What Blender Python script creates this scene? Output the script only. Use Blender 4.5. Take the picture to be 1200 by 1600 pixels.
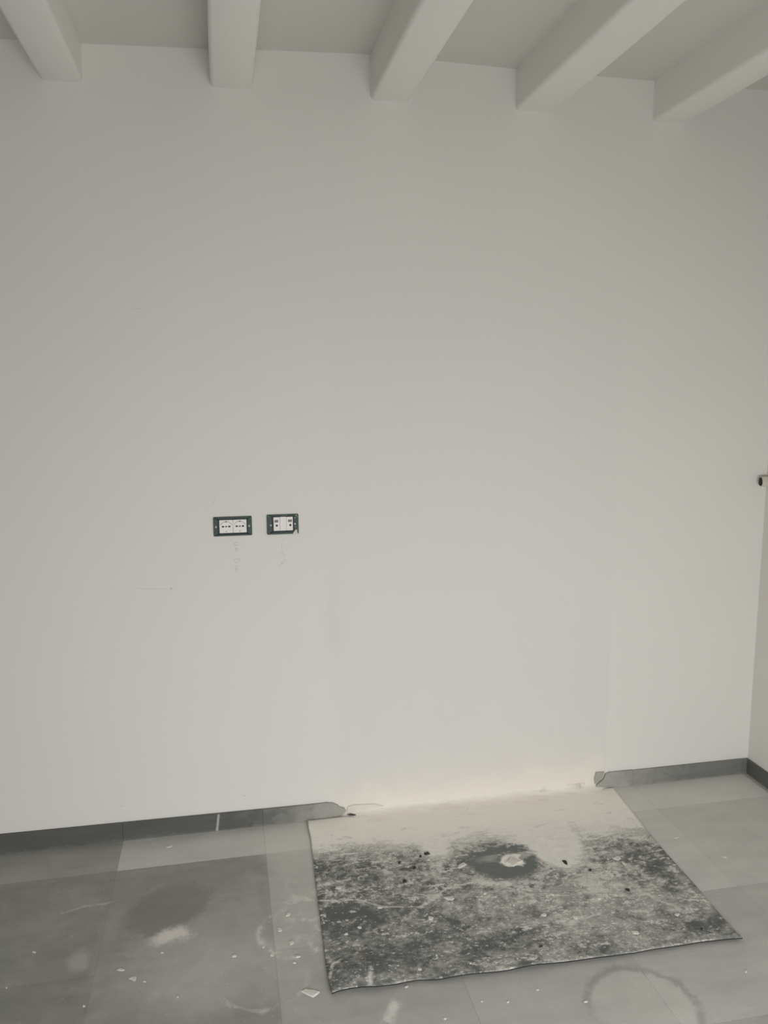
import bpy, bmesh, math, random
from mathutils import Vector, Matrix, noise as mnoise

random.seed(7)
for o in list(bpy.data.objects):
    bpy.data.objects.remove(o, do_unlink=True)
scene = bpy.context.scene
COL = scene.collection

# ------------------------------------------------------------------ camera
F_PX = 1254.26
YAW, PITCH, ROLL = 0.1963, -0.1525, -0.0048
CAM = Vector((-2.0656, -2.7542, 1.5687))


def cam_axes():
    cy, sy = math.cos(YAW), math.sin(YAW)
    cp, sp = math.cos(PITCH), math.sin(PITCH)
    fwd = Vector((sy * cp, cy * cp, sp))
    right = Vector((cy, -sy, 0))
    up = right.cross(fwd)
    cr, sr = math.cos(ROLL), math.sin(ROLL)
    return right * cr + up * sr, up * cr - right * sr, fwd


AX_R, AX_U, AX_F = cam_axes()
cd = bpy.data.cameras.new('camera')
cam = bpy.data.objects.new('camera', cd)
COL.objects.link(cam)
m = Matrix((AX_R, AX_U, -AX_F)).transposed().to_4x4()
m.translation = CAM
cam.matrix_world = m
cd.sensor_fit = 'VERTICAL'
cd.sensor_height = 36.0
cd.lens = F_PX * 36.0 / 1600.0
cd.clip_start = 0.02
scene.camera = cam


def ray(px, py):
    return AX_F + AX_R * ((px - 600) / F_PX) - AX_U * ((py - 800) / F_PX)


def on_floor(px, py, z=0.0):
    d = ray(px, py)
    t = (z - CAM.z) / d.z
    return CAM + d * t


def on_wall(px, py, y=0.0):
    d = ray(px, py)
    t = (y - CAM.y) / d.y
    return CAM + d * t


# ------------------------------------------------------------------ world, light, exposure
ROOM_L, ROOM_F, WALL_T = -6.20, -3.20, 0.20
world = bpy.data.worlds.new('daylight')
scene.world = world
world.use_nodes = True
bg = world.node_tree.nodes['Background']
bg.inputs['Color'].default_value = (0.80, 0.87, 1.0, 1)
bg.inputs['Strength'].default_value = 0.15

# added area light filling a made-up low, wide window behind the camera
OPEN_X0, OPEN_X1, OPEN_Z0, OPEN_Z1 = -2.75, -0.50, 0.06, 1.62
ld = bpy.data.lights.new('added_window_light', 'AREA')
ld.shape = 'RECTANGLE'
ld.size = OPEN_X1 - OPEN_X0 - 0.12
ld.size_y = OPEN_Z1 - OPEN_Z0 - 0.46
ld.energy = 62
ld.color = (0.98, 0.99, 1.0)
lo = bpy.data.objects.new('added_window_light', ld)
COL.objects.link(lo)
lo.location = ((OPEN_X0 + OPEN_X1) / 2, ROOM_F - 0.02, (OPEN_Z0 + OPEN_Z1) / 2)
lo.rotation_euler = (math.radians(90 - 36), 0, 0)   # tilted down: dims the upper wall, brings more to the floor (+Y)

scene.view_settings.view_transform = 'Standard'
scene.view_settings.look = 'None'
scene.view_settings.exposure = 0.0
scene.view_settings.gamma = 1.0
scene.view_settings.use_curve_mapping = False


# ------------------------------------------------------------------ shader helper
def srgb(r, g, b):
    def f(c):
        c /= 255.0
        return c / 12.92 if c <= 0.04045 else ((c + 0.055) / 1.055) ** 2.4
    return (f(r), f(g), f(b), 1.0)


class S:
    """a scalar socket with arithmetic"""
    nt = None

    def __init__(self, s):
        self.s = s

    @staticmethod
    def put(node, i, v):
        if isinstance(v, S):
            S.nt.links.new(v.s, node.inputs[i])
        else:
            node.inputs[i].default_value = v

    @staticmethod
    def op(name, a, b=0.0, c=None, clamp=False):
        n = S.nt.nodes.new('ShaderNodeMath')
        n.operation = name
        n.use_clamp = clamp
        S.put(n, 0, a)
        S.put(n, 1, b)
        if c is not None:
            S.put(n, 2, c)
        return S(n.outputs[0])

    def __add__(a, b): return S.op('ADD', a, b)
    def __radd__(a, b): return S.op('ADD', b, a)
    def __sub__(a, b): return S.op('SUBTRACT', a, b)
    def __rsub__(a, b): return S.op('SUBTRACT', b, a)
    def __mul__(a, b): return S.op('MULTIPLY', a, b)
    def __rmul__(a, b): return S.op('MULTIPLY', b, a)
    def __truediv__(a, b): return S.op('DIVIDE', a, b)
    def __neg__(a): return S.op('MULTIPLY', a, -1.0)


def smin(a, b): return S.op('MINIMUM', a, b)
def smax(a, b): return S.op('MAXIMUM', a, b)
def sabs(a): return S.op('ABSOLUTE', a)
def ssqrt(a): return S.op('SQRT', a)
def clamp(a): return S.op('ADD', a, 0.0, clamp=True)


def step(a, lo_, hi_):
    """smooth 0..1 as a goes lo_ -> hi_ (lo_ may be above hi_)"""
    n = S.nt.nodes.new('ShaderNodeMapRange')
    n.interpolation_type = 'SMOOTHSTEP'
    inv = (not isinstance(lo_, S)) and (not isinstance(hi_, S)) and lo_ > hi_
    if inv:
        lo_, hi_ = hi_, lo_
    S.put(n, 0, a)
    S.put(n, 1, lo_)
    S.put(n, 2, hi_)
    n.inputs[3].default_value = 1.0 if inv else 0.0
    n.inputs[4].default_value = 0.0 if inv else 1.0
    return S(n.outputs[0])


class Mat:
    def __init__(self, name, rough=0.6, spec=0.4):
        self.m = bpy.data.materials.new(name)
        self.m.use_nodes = True
        self.nt = self.m.node_tree
        S.nt = self.nt
        self.b = self.nt.nodes['Principled BSDF']
        self.b.inputs['Roughness'].default_value = rough
        self.b.inputs['Specular IOR Level'].default_value = spec
        self._pos = None

    def pos(self, mode='world', off=(0, 0, 0)):
        if mode == 'world':
            v = self.nt.nodes.new('ShaderNodeNewGeometry').outputs['Position']
        else:
            v = self.nt.nodes.new('ShaderNodeTexCoord').outputs['Object']
            a = self.nt.nodes.new('ShaderNodeVectorMath')
            a.operation = 'ADD'
            self.nt.links.new(v, a.inputs[0])
            a.inputs[1].default_value = off
            v = a.outputs[0]
        self.v = v
        s = self.nt.nodes.new('ShaderNodeSeparateXYZ')
        self.nt.links.new(v, s.inputs[0])
        return S(s.outputs[0]), S(s.outputs[1]), S(s.outputs[2])

    def noise(self, scale, detail=4.0, rough=0.55, dist=0.0, stretch=(1, 1, 1), off=(0, 0, 0)):
        mp = self.nt.nodes.new('ShaderNodeMapping')
        mp.inputs['Scale'].default_value = stretch
        mp.inputs['Location'].default_value = off
        self.nt.links.new(self.v, mp.inputs[0])
        n = self.nt.nodes.new('ShaderNodeTexNoise')
        n.inputs['Scale'].default_value = scale
        n.inputs['Detail'].default_value = detail
        n.inputs['Roughness'].default_value = rough
        n.inputs['Distortion'].default_value = dist
        self.nt.links.new(mp.outputs[0], n.inputs['Vector'])
        return S(n.outputs[0])

    def voro(self, scale, off=(0, 0, 0), feature='F1'):
        mp = self.nt.nodes.new('ShaderNodeMapping')
        mp.inputs['Location'].default_value = off
        self.nt.links.new(self.v, mp.inputs[0])
        n = self.nt.nodes.new('ShaderNodeTexVoronoi')
        n.feature = feature
        n.inputs['Scale'].default_value = scale
        self.nt.links.new(mp.outputs[0], n.inputs['Vector'])
        return S(n.outputs['Distance'])

    def mix(self, fac, a, b):
        n = self.nt.nodes.new('ShaderNodeMix')
        n.data_type = 'RGBA'
        S.put(n, 0, fac)
        for i, c in ((6, a), (7, b)):
            if isinstance(c, tuple):
                n.inputs[i].default_value = c
            else:
                self.nt.links.new(c, n.inputs[i])
        return n.outputs[2]

    def scale_col(self, col, s):
        n = self.nt.nodes.new('ShaderNodeVectorMath')
        n.operation = 'SCALE'
        if isinstance(col, tuple):
            n.inputs[0].default_value = col[:3]
        else:
            self.nt.links.new(col, n.inputs[0])
        S.put(n, 'Scale', s) if not isinstance(s, S) else self.nt.links.new(s.s, n.inputs['Scale'])
        return n.outputs[0]

    def color(self, c):
        if isinstance(c, tuple):
            self.b.inputs['Base Color'].default_value = c
        else:
            self.nt.links.new(c, self.b.inputs['Base Color'])
        return self

    def roughness(self, s):
        self.nt.links.new(s.s, self.b.inputs['Roughness'])

    def bump(self, h, strength=0.3, dist=0.002):
        n = self.nt.nodes.new('ShaderNodeBump')
        n.inputs['Strength'].default_value = strength
        n.inputs['Distance'].default_value = dist
        self.nt.links.new(h.s, n.inputs['Height'])
        self.nt.links.new(n.outputs[0], self.b.inputs['Normal'])


def seg_dist(x, y, a, b):
    """distance from (x, y) to segment a-b"""
    ax, ay = a
    bx, by = b
    dx, dy = bx - ax, by - ay
    L2 = dx * dx + dy * dy
    t = clamp(((x - ax) * dx + (y - ay) * dy) / L2)
    ex = x - ax - t * dx
    ey = y - ay - t * dy
    return ssqrt(ex * ex + ey * ey)


def poly_dist(x, y, pts):
    d = None
    for a, b in zip(pts[:-1], pts[1:]):
        q = seg_dist(x, y, a, b)
        d = q if d is None else smin(d, q)
    return d


def circ(x, y, c, sx=1.0, sy=1.0):
    ex = (x - c[0]) / sx
    ey = (y - c[1]) / sy
    return ssqrt(ex * ex + ey * ey)


def fl(px, py):
    p = on_floor(px, py)
    return (p.x, p.y)


# ------------------------------------------------------------------ materials
# painted plaster wall: cream skim over the closed-up opening, a few scuffs
M = {}
w = Mat('wall_paint', 0.85, 0.2)
x, y, z = w.pos()
n_big = w.noise(1.7, 3)
n_mid = w.noise(7, 4, 0.6)
n_fine = w.noise(60, 3, 0.6)
edge = (n_mid - 0.5) * 0.06
inside = step(x + edge, -1.74, -1.66) * step(x + edge * 0.15, -0.626, -0.634) * (0.25 * step(z, 2.05, 1.75) + 0.75 * step(z + (n_mid - 0.5) * 0.4, 0.95, 0.45))
raw = step(x + edge, -1.78, -1.60) * step(x, -0.60, -0.68) * step(z + (n_mid - 0.5) * 0.16, 0.17, 0.03) * step(y, -0.3, -0.2)
smear = step(circ(x, z, (-1.71, 0.78), 0.06, 0.24) + (n_mid - 0.5) * 2.4, 1.0, -0.2)
base = w.mix(clamp((n_big - 0.4) * 1.2), srgb(226, 223, 217), srgb(230, 227, 221))
base = w.mix(inside * (0.05 + n_mid * 0.5), base, srgb(217, 213, 208))
base = w.mix(smear * 0.16, base, srgb(190, 187, 184))
base = w.mix(raw * 0.85, base, srgb(236, 229, 216))
spots = step(w.noise(38, 2, 0.5, off=(3, 1, 2)), 0.765, 0.80)
base = w.mix(spots * 0.18, base, srgb(160, 156, 150))
w.color(base)
w.bump(n_mid * 0.6 + n_fine * 0.15 + inside * 0.3, 0.2, 0.0025)
M['wall'] = w.m

c = Mat('ceiling_paint', 0.9, 0.15)
c.pos()
nb = c.noise(5, 4, 0.6)
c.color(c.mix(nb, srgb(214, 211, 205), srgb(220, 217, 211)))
c.bump(nb, 0.25, 0.004)
M['ceiling'] = c.m

c = Mat('beam_paint', 0.8, 0.2)
c.pos()
nb = c.noise(4, 5, 0.6, stretch=(3, 0.6, 3))
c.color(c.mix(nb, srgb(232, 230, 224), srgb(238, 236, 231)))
c.bump(nb, 0.3, 0.004)
M['beam'] = c.m

# grey stoneware tiles: the object's tone, cloudy grain, plaster dust lying on them
t = Mat('stoneware_tile', 0.62, 0.35)
oi = t.nt.nodes.new('ShaderNodeObjectInfo')
x, y, z = t.pos()
v = -y
n_cloud = t.noise(5.5, 5, 0.6, 0.4)
n_str = t.noise(9, 5, 0.65, 0.3, stretch=(0.45, 1.6, 1))
n_f = t.noise(70, 4, 0.65)
n_m = t.noise(16, 5, 0.62, 0.5)
col = t.mix(clamp((n_str - 0.3) * 1.6), t.scale_col(oi.outputs['Color'], 0.86), t.scale_col(oi.outputs['Color'], 1.15))
col = t.mix(clamp((n_f - 0.55) * 2.0) * 0.25, col, t.scale_col(oi.outputs['Color'], 1.35))
warp = (n_m - 0.5)
xw = x + warp * 0.05
yw = y + (n_cloud - 0.5) * 0.05
DUST = srgb(222, 217, 209)
# general dusting: strong round the sheet and along the wall, thin at the left
side = step(x + (n_cloud - 0.5) * 0.5, -2.10, -1.75) * 0.16
near_wall = step(v + (n_m - 0.5) * 0.10, 0.30, 0.02) * step(x + (n_cloud - 0.5) * 0.3, -2.5, -1.65) * 0.30  # dust by the wall, also lifting the tone where light is weak
gap = step(v + (n_m - 0.5) * 0.12, 0.20, 0.06) * step(x + warp * 0.1, -1.88, -1.74) * step(x + warp * 0.12, -0.46, -0.66) * 0.85
low = step(circ(xw, yw, (-2.15, -0.70), 0.34, 0.24), 1.05, 0.2) * 0.36
front = step(circ(xw, yw, (-1.15, -1.05), 0.45, 0.22), 1.05, 0.3) * 0.05
stripv = step(v + (n_cloud - 0.5) * 0.3, 0.80, 0.40) * step(x, -2.0, -1.92) * step(x, -1.5, -1.7) * 0.22
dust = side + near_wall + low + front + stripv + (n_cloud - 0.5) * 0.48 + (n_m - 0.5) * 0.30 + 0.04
# clean oval left by a bucket, the dust swept up below it
oval = step(circ(x + warp * 0.09, y + warp * 0.09 + (x + 2.28) * -0.25, (-2.283, -0.42), 0.128, 0.108) + (n_f - 0.5) * 0.25, 1.14, 0.80)
cres = step(circ(xw, yw, (-2.275, -0.55), 0.085, 0.06) + warp * 1.6 + (n_f - 0.5) * 0.6, 1.05, 0.1) * (1.0 - oval) * 0.85
cres2 = step(circ(xw, yw, (-2.345, -0.505), 0.055, 0.05) + warp * 1.6, 1.05, 0.1) * (1.0 - oval) * 0.35
# light spot against the joint, darker scuff beyond it
spot = step(circ(xw, yw, (-2.505, -0.610), 0.05, 0.06) + warp * 1.2, 1.05, 0.3) * step(x, -2.455, -2.462) * 0.28
scuff = step(circ(xw, yw, (-2.43, -0.60), 0.05, 0.10) + warp * 1.6, 1.0, 0.3) * step(x, -2.468, -2.460) * 0.5
dust = smax(dust, 0.0) * (1.0 - smax(oval * 0.95, scuff)) + cres + cres2
# half ring of dust lumps, ghost ring of a bucket
hr = step(sabs(circ(xw, yw, (-1.905, -0.605)) - 0.105) + warp * 0.05, 0.020, 0.002) * step(x + y * 0.5, -2.14, -2.22) * step(n_m, 0.42, 0.60) * 0.55
gr = step(sabs(circ(x + warp * 0.03, y + warp * 0.03, (-2.012, -0.768)) - 0.125), 0.012, 0.002) * step(n_m, 0.42, 0.62) * step(y, -0.74, -0.86) * 0.40
# swept line
sl = step(poly_dist(x + warp * 0.012, y + warp * 0.012, [fl(97, 1427), fl(130, 1417), fl(168, 1411), fl(215, 1400), fl(272, 1379)]), 0.007, 0.001) * step(x, -2.25, -2.40) * (0.06 + 0.30 * step(x, -2.44, -2.47)) * step(n_f, 0.3, 0.55)
smr = step(seg_dist(x + warp * 0.06, y + warp * 0.02, fl(622, 1560), fl(605, 1603)) + (n_f - 0.5) * 0.02, 0.022, 0.002) * step(n_m, 0.36, 0.55) * 0.65
left_edge = step(x + warp * 0.07, -1.99, -1.86) * step(v, 0.3, 0.45) * step(v, 0.80, 0.6) * step(x, -1.5, -1.7) * step(n_m, 0.52, 0.62) * 0.45
specks = step(t.noise(130, 3, 0.6, off=(4, 2, 0)), 0.665, 0.70) * 0.40
dust = clamp(dust + spot + hr + gr + sl + smr + left_edge + specks)
dust = smax(dust, gap)
# scuffed dark ring in front of the sheet
rr = step(sabs(circ(x + warp * 0.05, y + warp * 0.05, (-1.06, -1.078)) - 0.140 + (n_f - 0.5) * 0.02), 0.018, 0.002) * step(n_m + (x + 1.06) * 0.6 + (y + 1.078) * 0.9, 0.36, 0.60)
rin = step(circ(x, y, (-1.06, -1.078)), 0.160, 0.110)
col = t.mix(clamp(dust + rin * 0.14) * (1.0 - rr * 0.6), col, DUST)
col = t.mix(rr * 0.30, col, srgb(128, 126, 121))
col = t.mix(oval * 0.40, col, srgb(116, 113, 105))
t.color(col)
t.roughness(0.55 + dust * 0.3)
t.bump(n_str * 0.5 + n_f * 0.2 + dust * 0.3, 0.12, 0.0015)
M['tile'] = t.m

g = Mat('grout', 0.9, 0.2)
g.pos()
nb = g.noise(40, 4)
g.color(g.mix(nb, srgb(138, 135, 128), srgb(156, 152, 145)))
g.bump(nb, 0.3, 0.001)
M['grout'] = g.m

# baseboard stoneware, dusty towards the gap
b = Mat('baseboard_stoneware', 0.5, 0.4)
oi = b.nt.nodes.new('ShaderNodeObjectInfo')
x, y, z = b.pos()
n_s = b.noise(16, 5, 0.65, 0.3, stretch=(0.25, 1, 2.2))
n_m = b.noise(14, 5, 0.6, 0.6)
col = b.mix(clamp((n_s - 0.3) * 1.6), b.scale_col(oi.outputs['Color'], 0.82), b.scale_col(oi.outputs['Color'], 1.18))
d1 = step(sabs(x + 1.17) + (n_m - 0.5) * 0.40, 0.92, 0.44) * 0.62 * step(y, -0.1, -0.05)
drip = step(seg_dist(x + (n_m - 0.5) * 0.01, z, (-2.130, 0.060), (-2.138, 0.0)), 0.006, 0.002) * 0.7
low = step(z + (n_m - 0.5) * 0.03, 0.010, 0.0) * 0.12
col = b.mix(clamp(d1 + drip + low), col, srgb(196, 192, 184))
b.color(col)
b.bump(n_s, 0.15, 0.001)
M['baseboard'] = b.m

# dark rubber sheet caked with plaster
MAT_ORG = Vector((-1.25, -0.45, 0.0))
r = Mat('dusty_rubber', 0.75, 0.25)
x, y, z = r.pos('object', tuple(MAT_ORG))
v = -y
n1 = r.noise(4.5, 4, 0.6, 0.5)
n2 = r.noise(11, 7, 0.72, 0.5)
n3 = r.noise(30, 6, 0.75, 0.4, stretch=(0.75, 1.1, 1))
n4 = r.noise(90, 4, 0.7, stretch=(0.75, 1.0, 1))
n_h = r.noise(24, 5, 0.72, 0.5, stretch=(0.4, 1.5, 1), off=(2, 5, 0))
DARK, MIDC, LIGHT, CREAM = srgb(98, 101, 99), srgb(172, 170, 163), srgb(226, 222, 214), srgb(248, 243, 233)
g_ = n2 * 0.45 + n3 * 0.35 + n4 * 0.20


def blotch(cx, cy, rx, ry, soft=1.2):
    return step(circ(x, y, (cx, cy), rx, ry) + (n2 - 0.5) * soft, 1.05, 0.2)


# grey film over the rubber: thinner at the left and the right rim
lvl = 0.06 * step(x, -1.80, -1.20) - 0.045 + (n1 - 0.5) * 0.10 + step(v, 0.95, 0.75) * 0.01
lvl = lvl - blotch(-1.76, -0.57, 0.12, 0.09) * 0.07 - blotch(-1.74, -0.82, 0.09, 0.05) * 0.06 - blotch(-0.74, -0.52, 0.13, 0.20) * 0.09
lvl = lvl + blotch(-0.95, -0.66, 0.28, 0.20) * 0.05 - blotch(-0.74, -0.84, 0.12, 0.04) * 0.06 - blotch(-1.45, -0.75, 0.30, 0.10) * 0.03
lvl = lvl - blotch(-1.33, -0.43, 0.08, 0.06) * 0.04
film = step(g_ + lvl, 0.40, 0.585)
col = r.mix(film, DARK, MIDC)
# lighter trodden crusts, more of them further back
back = step(v, 0.75, 0.35) * 0.035
crust = step(n3 * 0.55 + n2 * 0.3 + n1 * 0.15 + back + lvl * 0.5, 0.545, 0.62) * 0.62
flecks = step(n_h * 0.5 + n4 * 0.5 + back + lvl * 0.3, 0.555, 0.61) * 0.80
n6 = r.noise(150, 3, 0.65, 0.3, stretch=(0.6, 1.0, 1), off=(9, 2, 0))
flecks = smax(flecks, step(n6 * 0.75 + n2 * 0.25 + lvl * 0.3, 0.580, 0.62) * 0.9)
col = r.mix(smax(crust, flecks), col, LIGHT)
pits = step(n4 * 0.5 + n_h * 0.5, 0.425, 0.37) * 0.7
col = r.mix(pits, col, srgb(92, 96, 93))
# drag marks
wx, wy = x + (n2 - 0.5) * 0.05, y + (n2 - 0.5) * 0.04
brk = step(n3 * 0.6 + n4 * 0.4, 0.425, 0.52)
arc = step(poly_dist(wx, wy, [fl(640, 1432), fl(685, 1402), fl(700, 1391), fl(740, 1382), fl(790, 1381), fl(815, 1396)]), 0.011, 0.002) * brk
arcd = step(poly_dist(wx, wy, [fl(690, 1412), fl(705, 1398), fl(740, 1390), fl(785, 1389), fl(806, 1400)]), 0.014, 0.002) * 0.55
line = step(poly_dist(x, y + (n2 - 0.5) * 0.02, [fl(497, 1411), fl(560, 1409), fl(600, 1420), fl(665, 1421)]), 0.006, 0.001) * (0.15 + brk * 0.8)
lined = step(poly_dist(x, y + (n2 - 0.5) * 0.02, [fl(498, 1420), fl(560, 1418), fl(585, 1424)]), 0.022, 0.004) * 0.5
line2 = step(poly_dist(x, y + (n2 - 0.5) * 0.02, [fl(497, 1386), fl(520, 1382), fl(545, 1377)]), 0.008, 0.001) * (0.4 + brk * 0.6)
line3 = step(poly_dist(wx, wy, [fl(575, 1460), fl(610, 1448), fl(640, 1438)]), 0.008, 0.001) * 0.5 * brk
line4 = step(poly_dist(wx, wy, [fl(1000, 1395), fl(1030, 1410), fl(1055, 1420), fl(1080, 1438)]), 0.012, 0.001) * brk * 0.7
bl_edge = step(poly_dist(x + (n3 - 0.5) * 0.03, y, [fl(516, 1532), fl(520, 1512), fl(531, 1503)]), 0.007, 0.001) * brk
bl_spot = step(poly_dist(x + (n3 - 0.5) * 0.04, y, [fl(580, 1522), fl(579, 1545)]), 0.010, 0.001) * brk
marks = smax(smax(smax(arc * 0.9, line * 0.9), smax(line2, line3)), smax(smax(bl_edge, bl_spot), line4))
col = r.mix(smax(arcd, lined) * step(n3, 0.35, 0.6), col, DARK)
col = r.mix(marks * 0.74, col, LIGHT)
# plaster swept out from the wall
vb = 0.235 + 0.22 * step(circ(x, y, (-1.00, -0.34), 0.13, 0.30), 1.0, 0.3) + 0.06 * step(x, -1.3, -0.9) - 0.03 * step(x, -1.5, -1.75)
vb = vb + 0.09 * step(circ(x, y, (-1.40, -0.30), 0.08, 0.25), 1.0, 0.2)
nn = (n2 - 0.5) * 0.34 + (n3 - 0.5) * 0.26 + (n4 - 0.5) * 0.16 + (n_h - 0.5) * 0.26
q = v - vb + nn
white = step(q, 0.05, -0.03) * (0.86 + 0.14 * step(v, 0.3, 0.12))
half = step(q, 0.24, -0.04) * 0.55 * step(g_, 0.45, 0.55)
# clean ring where a bucket stood, wiped in streaks, plaster caught inside
ex = x + (n3 - 0.5) * 0.07
ey = y + (n3 - 0.5) * 0.07 + (n_h - 0.5) * 0.07
ring = step(circ(ex, ey, (-1.195, -0.395), 0.122, 0.116), 1.06, 0.86)
ring = ring * step(n_h * 0.65 + n4 * 0.35 + step(v, 0.27, 0.46) * 0.13, 0.475, 0.545)
blob = step(circ(ex, ey, (-1.165, -0.410), 0.046, 0.042), 1.0, 0.7)
tail = step(circ(ex, ey, (-1.115, -0.380), 0.05, 0.02), 1.0, 0.4) * 0.4
wipe = step(circ(ex, ey, (-1.245, -0.385), 0.060, 0.030), 1.0, 0.1) * 0.30
halo = step(sabs(circ(ex, ey, (-1.20, -0.40)) - 0.150), 0.035, 0.01) * step(v, 0.42, 0.50) * 0.5 * brk
white = clamp(white * (1.0 - ring) + blob + tail)
half = clamp(half * (1.0 - ring * 0.9) + wipe * ring + halo)
holes = step(n_h * 0.6 + n4 * 0.2 + n2 * 0.2, 0.550, 0.615) * step(v, 0.03, 0.15)
white = white * (1.0 - holes * 0.75)
col = r.mix(ring, col, srgb(112, 117, 113))
col = r.mix(half, col, LIGHT)
pale = r.mix(step(v + (n2 - 0.5) * 0.2, 0.30, 0.12), srgb(243, 239, 231), CREAM)
col = r.mix(white, col, pale)
r.color(col)
r.bump(n2 * 0.4 + n3 * 0.4 + n4 * 0.2 + white * 0.4, 0.40, 0.004)
M['mat'] = r.m

k = Mat('rubber_edge', 0.8, 0.2)
k.pos()
k.color(k.mix(k.noise(30), srgb(38, 39, 38), srgb(58, 58, 56)))
M['mat_edge'] = k.m

k = Mat('plaster_dust', 0.95, 0.1)
x, y, z = k.pos()
n2 = k.noise(16, 6, 0.65, 0.5, stretch=(0.7, 1.5, 1))
n3 = k.noise(70, 4, 0.65)
n5 = k.noise(26, 3, 0.6, 0.4, stretch=(0.45, 1.6, 1), off=(1, 4, 0))
col = k.mix(n2, srgb(240, 234, 222), srgb(244, 238, 228))
col = k.mix(step(n5, 0.66, 0.72) * 0.35, col, srgb(160, 148, 134))
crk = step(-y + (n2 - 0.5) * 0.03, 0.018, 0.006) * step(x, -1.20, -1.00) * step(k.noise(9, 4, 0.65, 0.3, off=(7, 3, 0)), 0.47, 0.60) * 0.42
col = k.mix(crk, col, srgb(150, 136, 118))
k.color(col)
k.bump(n2 * 0.6 + n3 * 0.4, 0.25, 0.003)
M['dust'] = k.m

k = Mat('plaster_chip', 0.9, 0.15)
k.pos()
n2 = k.noise(60, 4)
k.color(k.mix(n2, srgb(204, 199, 190), srgb(222, 217, 208)))
k.bump(n2, 0.4, 0.001)
M['chip'] = k.m

k = Mat('cream_mortar', 0.95, 0.1)
k.pos()
n2 = k.noise(40, 5, 0.65)
k.color(k.mix(n2, srgb(214, 208, 197), srgb(232, 226, 216)))
k.bump(n2, 0.6, 0.003)
M['mortar'] = k.m

k = Mat('grey_mortar', 0.95, 0.1)
k.pos()
n2 = k.noise(50, 5, 0.65)
k.color(k.mix(n2, srgb(158, 154, 147), srgb(182, 178, 170)))
k.bump(n2, 0.6, 0.003)
M['grey_mortar'] = k.m

k = Mat('dark_crumb', 0.9, 0.15)
k.pos()
k.color(k.mix(k.noise(80), srgb(52, 54, 53), srgb(78, 78, 75)))
M['crumb'] = k.m

k = Mat('green_plastic', 0.45, 0.4)
k.pos()
n2 = k.noise(120, 4, 0.6)
col = k.mix(n2, srgb(13, 42, 32), srgb(24, 60, 46))
dusty = step(k.noise(260, 3, 0.6), 0.64, 0.74) * 0.28
k.color(k.mix(dusty, col, srgb(150, 165, 155)))
M['green'] = k.m


def plain(name, ca, cb, scale=60, rough=0.5, spec=0.4, metal=0.0):
    k = Mat(name, rough, spec)
    k.pos()
    k.color(k.mix(k.noise(scale, 3), ca, cb))
    k.b.inputs['Metallic'].default_value = metal
    M[name] = k.m


plain('dark_green', srgb(12, 24, 19), srgb(20, 32, 26))
plain('white_plastic', srgb(226, 222, 217), srgb(232, 228, 223), rough=0.4)
plain('grey_plastic', srgb(138, 134, 128), srgb(152, 148, 142))
plain('black_hole', srgb(16, 15, 14), srgb(24, 22, 20), rough=0.9)
plain('brown_metal', srgb(70, 56, 52), srgb(96, 78, 72), rough=0.5)
plain('steel', srgb(172, 176, 172), srgb(190, 192, 188), rough=0.4, metal=0.3)
plain('faint_pencil', srgb(204, 200, 195), srgb(218, 215, 209), scale=160, rough=0.9, spec=0.1)
plain('pencil', srgb(186, 181, 175), srgb(206, 202, 196), scale=160, rough=0.9, spec=0.1)
plain('conduit_grey', srgb(196, 191, 178), srgb(212, 207, 195), rough=0.6)
plain('conduit_inside', srgb(52, 45, 40), srgb(74, 64, 56), rough=0.9)
plain('frame_wood', srgb(200, 196, 188), srgb(210, 206, 199), rough=0.5)


# ------------------------------------------------------------------ mesh helpers
def obj(name, bm, mat, parent=None, loc=None, smooth=False):
    me = bpy.data.meshes.new(name)
    bm.normal_update()
    bm.to_mesh(me)
    bm.free()
    mats = mat if isinstance(mat, (list, tuple)) else [mat]
    for q in mats:
        me.materials.append(M[q])
    if smooth:
        for p in me.polygons:
            p.use_smooth = True
    o = bpy.data.objects.new(name, me)
    COL.objects.link(o)
    if loc is not None:
        o.location = loc
    if parent is not None:
        o.parent = parent
    return o


def struct(o):
    o['kind'] = 'structure'
    return o


def tag(o, label, cat, group=None, kind=None):
    o['label'] = label
    o['category'] = cat
    if group:
        o['group'] = group
    if kind:
        o['kind'] = kind
    return o


def empty(name, loc):
    o = bpy.data.objects.new(name, None)
    o.empty_display_size = 0.05
    o.location = loc
    COL.objects.link(o)
    return o


def box(bm, x0, x1, y0, y1, z0, z1):
    vs = [bm.verts.new(q) for q in ((x0, y0, z0), (x1, y0, z0), (x1, y1, z0), (x0, y1, z0),
                                    (x0, y0, z1), (x1, y0, z1), (x1, y1, z1), (x0, y1, z1))]
    fs = []
    for f in ((0, 3, 2, 1), (4, 5, 6, 7), (0, 1, 5, 4), (1, 2, 6, 5), (2, 3, 7, 6), (3, 0, 4, 7)):
        fs.append(bm.faces.new([vs[i] for i in f]))
    return vs, fs


def bevel(bm, w_, seg=2):
    bmesh.ops.bevel(bm, geom=list(bm.edges), offset=w_, segments=seg, affect='EDGES', profile=0.6)


def box_bm(x0, x1, y0, y1, z0, z1, bev=0.0, seg=2):
    bm = bmesh.new()
    box(bm, x0, x1, y0, y1, z0, z1)
    if bev:
        bevel(bm, bev, seg)
    return bm


def prism(bm, pts, y0, y1):
    """outline (x, z) pushed from y0 to y1"""
    a = [bm.verts.new((px, y0, pz)) for px, pz in pts]
    b_ = [bm.verts.new((px, y1, pz)) for px, pz in pts]
    n = len(pts)
    bm.faces.new(a)
    bm.faces.new(b_[::-1])
    for i in range(n):
        bm.faces.new((a[i], b_[i], b_[(i + 1) % n], a[(i + 1) % n]))
    bmesh.ops.recalc_face_normals(bm, faces=list(bm.faces))


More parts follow.
